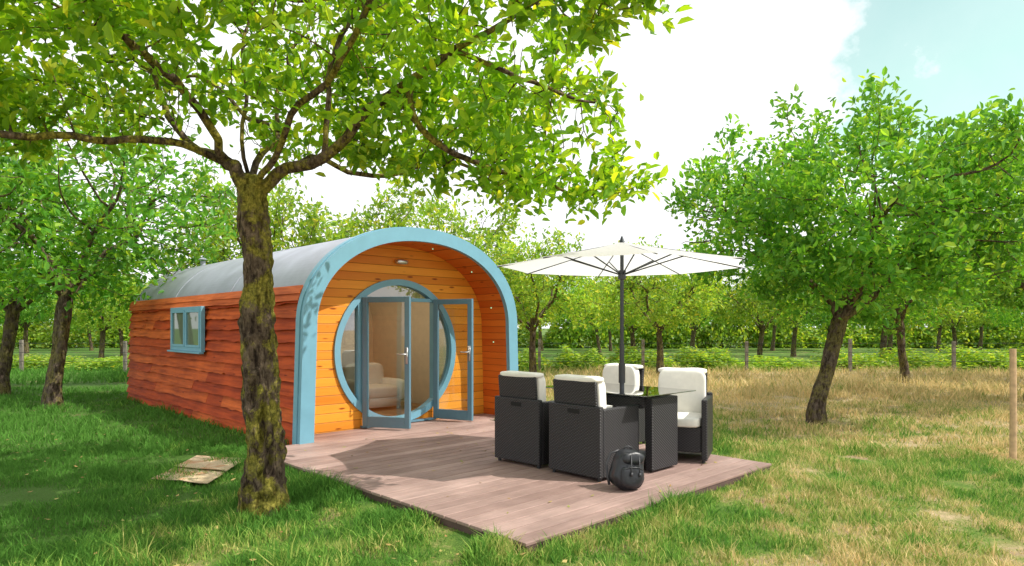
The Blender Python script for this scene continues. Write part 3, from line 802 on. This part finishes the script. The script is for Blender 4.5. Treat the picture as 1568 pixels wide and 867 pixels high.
# ---------------------------------------------------------------- furniture
slotm=mat_plain('slot_shade',(.004,.004,.004),.8,0,8,0)  # near-black colour paints the shade inside the chair hand slots
FY=4.095
def F2W(u,w): return (AX+u*CA-w*SA, FY+u*SA+w*CA)
def chair(u,w,rot):
    x,y=F2W(u,w); e=empty('rattan_armchair',(x,y,.123),ANG+rot)
    mb=MB()
    mb.box(-.30,-.245,-.31,.31,.03,.665)
    mb.box(-.244,.29,.25,.31,.03,.64); mb.box(-.244,.29,-.31,-.25,.03,.64)
    mb.box(-.24,.265,-.249,.249,.10,.355)
    R=Matrix.Translation((-.285,0,.66))@Matrix.Rotation(math.radians(-5),4,'Y')
    mb.box(0,.035,-.255,.255,0,.225,0,R)
    obj('rattan_body',mb,M['rattan'],e,bevel=.012)
    mb=MB(); mb.box(-.304,-.298,-.07,.07,.585,.625); obj('hand_slot',mb,slotm,e,bevel=.01)  # thin dark plate on the back panel, in place of a shaded recess
    mb=MB()
    for a in (-.26,.25):
        for b_ in (-.27,.27): mb.tube([(a,b_,0),(a,b_,.035)],.018,10)
    obj('feet',mb,M['metal'],e)
    mb=MB()
    def wr(v): return v+Vector(noise.noise_vector(v*7+Vector((u*3,w*5,0))))*.008
    mb.superell((.03,0,.405),(.265,.245,.055),.3,.25,32,16,fn=wr)
    mb.superell((-.175,0,.67),(.060,.25,.245),.35,.25,32,18,fn=wr)
    mb.superell((-.225,0,.895),(.080,.255,.030),.5,.3,32,12,fn=wr)
    obj('cushions',mb,M['cushion'],e,smooth=True)
chair(1.94,1.04,0); chair(1.94,1.80,.03); chair(3.17,.88,math.pi+.42); chair(3.3,1.88,math.pi-.04)
x,y=F2W(2.50,1.22); e=empty('patio_table',(x,y,.123),ANG)
mb=MB(); hl=.56
for s in (-1,1): mb.box(-.22,.22,s*hl-.04,s*hl+.04,.02,.70)
mb.box(-.25,-.21,-hl+.041,hl-.041,.60,.70); mb.box(.21,.25,-hl+.041,hl-.041,.60,.70); mb.box(-.15,.15,-hl+.041,hl-.041,.06,.12)
obj('rattan_base',mb,M['rattan'],e,bevel=.01)
mb=MB(); mb.box(-.42,.42,-.68,.68,.735,.745); obj('glass_top',mb,M['tglass'],e,bevel=.002)
x,y=F2W(2.55,1.17)
e=empty('garden_parasol',(x,y,.123),0)
mb=MB(); mb.tube([(0,0,.03),(0,0,1.2)],.024,14); mb.tube([(0,0,1.2),(0,0,2.26)],.019,14); mb.tube([(0,0,.80),(0,0,1.0)],.034,14)
mb.tube([(0,0,.0),(0,0,.05)],[.24,.22],24); mb.tube([(0,0,2.24),(0,0,2.30)],[.03,.008],12)
mb.tube([(0,0,1.86),(0,0,1.95)],.04,14)
Rn=1.28; ze=1.99; za=2.24
for k in range(8):
    t=2*math.pi*k/8+.06; tip=Vector((math.cos(t)*Rn,math.sin(t)*Rn,ze)); top=Vector((0,0,za))
    mb.tube([top-Vector((0,0,.012)),tip-Vector((0,0,.012))],.006,6)
    mid=top.lerp(tip,.5)-Vector((0,0,.014)); mb.tube([(math.cos(t)*.03,math.sin(t)*.03,1.91),mid],.007,6)
obj('pole_and_ribs',mb,M['metal'],e)
mb=MB(); nr=8; ns=8*8; vs=[(0,0,za)]
for i in range(1,nr+1):
    f=i/nr
    for k in range(ns):
        s_=(k%8)/8; t0=2*math.pi*(k//8)/8+.06; t1=t0+2*math.pi/8
        a=Vector((math.cos(t0)*Rn,math.sin(t0)*Rn,ze)); b_=Vector((math.cos(t1)*Rn,math.sin(t1)*Rn,ze)); p=a.lerp(b_,s_)
        sag=4*s_*(1-s_); q=Vector((0,0,za)).lerp(p,f*(1-.045*sag)); q.z-=.010*math.sin(f*math.pi); vs.append(tuple(q-Vector((0,0,.02*sag*f))))
fs=[(0,1+k,1+(k+1)%ns) for k in range(ns)]
for i in range(nr-1):
    for k in range(ns): fs.append((1+i*ns+k,1+(i+1)*ns+k,1+(i+1)*ns+(k+1)%ns,1+i*ns+(k+1)%ns))
mb.add(vs,fs); obj('canopy',mb,M['fabric'],e,smooth=True)
x,y=F2W(1.62,.44); e=empty('backpack',(x,y,.123),math.radians(22))
e.rotation_euler=(math.radians(-6),math.radians(7),math.radians(22))
mb=MB()
def bf(v):
    h=(v.z+.17)/.34; k=1.08-.22*h**2; v=Vector((v.x*k+.02*h*h,v.y*(1.15-.4*h),v.z)); return v+Vector(noise.noise_vector(v*9))*.016+Vector(noise.noise_vector(v*22))*.005
mb.superell((0,0,.17),(.135,.10,.17),.62,.62,44,32,fn=bf)
def pf(v): return v+Vector(noise.noise_vector(v*12+Vector((3,0,0))))*.012
mb.superell((-.005,-.095,.115),(.10,.035,.085),.5,.55,32,20,fn=pf)
mb.superell((.015,-.06,.265),(.105,.05,.055),.65,.6,32,18,fn=pf)
obj('bag_body',mb,M['bag'],e,smooth=True)
mb=MB()
mb.tube([(-.02,.03,.325),(-.01,.025,.352),(.02,.02,.36),(.05,.02,.350),(.06,.025,.325)],.008,8)
for s in (-1,1): mb.tube([(s*.05,.06,.32),(s*.11,.09,.29),(s*.155,.08,.20),(s*.15,.06,.10),(s*.13,.05,.03)],.012,8)
mb.tube([(-.085,-.120,.175),(-.04,-.132,.192),(.04,-.132,.192),(.08,-.120,.175)],.004,6)
mb.tube([(-.03,-.105,.29),(-.035,-.125,.20),(-.035,-.135,.12)],.006,6); mb.tube([(.05,-.105,.29),(.045,-.125,.20),(.045,-.135,.12)],.006,6)
mb.box(-.045,-.025,-.142,-.130,.12,.15); mb.box(.035,.055,-.142,-.130,.12,.15)
obj('straps',mb,M['bag2'],e,smooth=True)
c4=[px(a,b_,1504/(b_-500)) for a,b_ in ((232,740),(300,706),(372,712),(318,748))]
mb=MB()
P4=[Vector(c) for c in c4]
def patch(a0,a1,b0,b1,z,lift):
    vs=[]
    for i in range(7):
        for j in range(7):
            s=a0+(a1-a0)*i/6; t=b0+(b1-b0)*j/6
            p=(P4[0].lerp(P4[3],s)).lerp(P4[1].lerp(P4[2],s),t); p.z=z+lift*abs(t-(b0+b1)/2)**1.5+.012*noise.noise(Vector((s*3,t*3,z*90)))
            vs.append(p)
    mb.add(vs,[(i*7+j,(i+1)*7+j,(i+1)*7+j+1,i*7+j+1) for i in range(6) for j in range(6)])
patch(0,1,0,.60,.045,.03); patch(.02,1.03,.45,1,.062,.04)
o=obj('cardboard_sheet',mb,M['card'])
md=o.modifiers.new('s','SOLIDIFY'); md.thickness=.006

# ---------------------------------------------------------------- light, sky, camera
el=math.radians(47); hd=Vector((.978,-.206,0)).normalized()
S=Vector((hd.x*math.cos(el),hd.y*math.cos(el),math.sin(el)))
sl=bpy.data.lights.new('sun','SUN'); sl.energy=5.0; sl.angle=math.radians(.5); sl.color=(1,.95,.87)
so=bpy.data.objects.new('sun',sl); scene.collection.objects.link(so); so.rotation_euler=S.to_track_quat('Z','Y').to_euler()
w=bpy.data.worlds.new('World'); scene.world=w; w.use_nodes=True; nt=w.node_tree; nt.nodes.clear()
out=nd(nt,'ShaderNodeOutputWorld'); sk=nd(nt,'ShaderNodeTexSky',sky_type='NISHITA'); sk.sun_disc=False; sk.sun_elevation=el; sk.sun_rotation=math.atan2(hd.x,hd.y)
bg=nd(nt,'ShaderNodeBackground'); bg.inputs[1].default_value=.15
lk(nt,mixc(nt,1.,sk.outputs[0],(1.8,1.95,1.2),'MULTIPLY'),bg.inputs[0])
cl=nd(nt,'ShaderNodeBackground'); cl.inputs[1].default_value=1.3; cl.inputs[0].default_value=(.97,.985,1,1)
tc=nd(nt,'ShaderNodeTexCoord')
n=noise_n(nt,tc.outputs['Generated'],4.2,8,.6)
dp=nd(nt,'ShaderNodeVectorMath',operation='DOT_PRODUCT'); lk(nt,tc.outputs['Generated'],dp.inputs[0])
dp.inputs[1].default_value=Vector((.84,1,.45)).normalized()
bias=ramp(nt,dp.outputs['Value'],[(.960,(0,0,0)),(.99,(.28,.28,.28))])
v=math_n(nt,'ADD',n,bias)
f=ramp(nt,v,[(.64,(0,0,0)),(.73,(.84,.84,.84)),(.9,(.92,.92,.92))])
mx=nd(nt,'ShaderNodeMixShader'); lk(nt,f,mx.inputs[0]); lk(nt,cl.outputs[0],mx.inputs[1]); lk(nt,bg.outputs[0],mx.inputs[2]); lk(nt,mx.outputs[0],out.inputs[0])
cam=bpy.data.cameras.new('camera'); co=bpy.data.objects.new('camera',cam); scene.collection.objects.link(co)
co.location=(0,0,CAMZ); co.rotation_euler=(math.radians(90),0,0); cam.sensor_width=36; cam.lens=36*F/1568; cam.shift_y=66.5/1568; cam.clip_end=2000; cam.clip_start=.05
scene.camera=co
scene.view_settings.view_transform='Standard'; scene.view_settings.look='None'; scene.view_settings.exposure=0
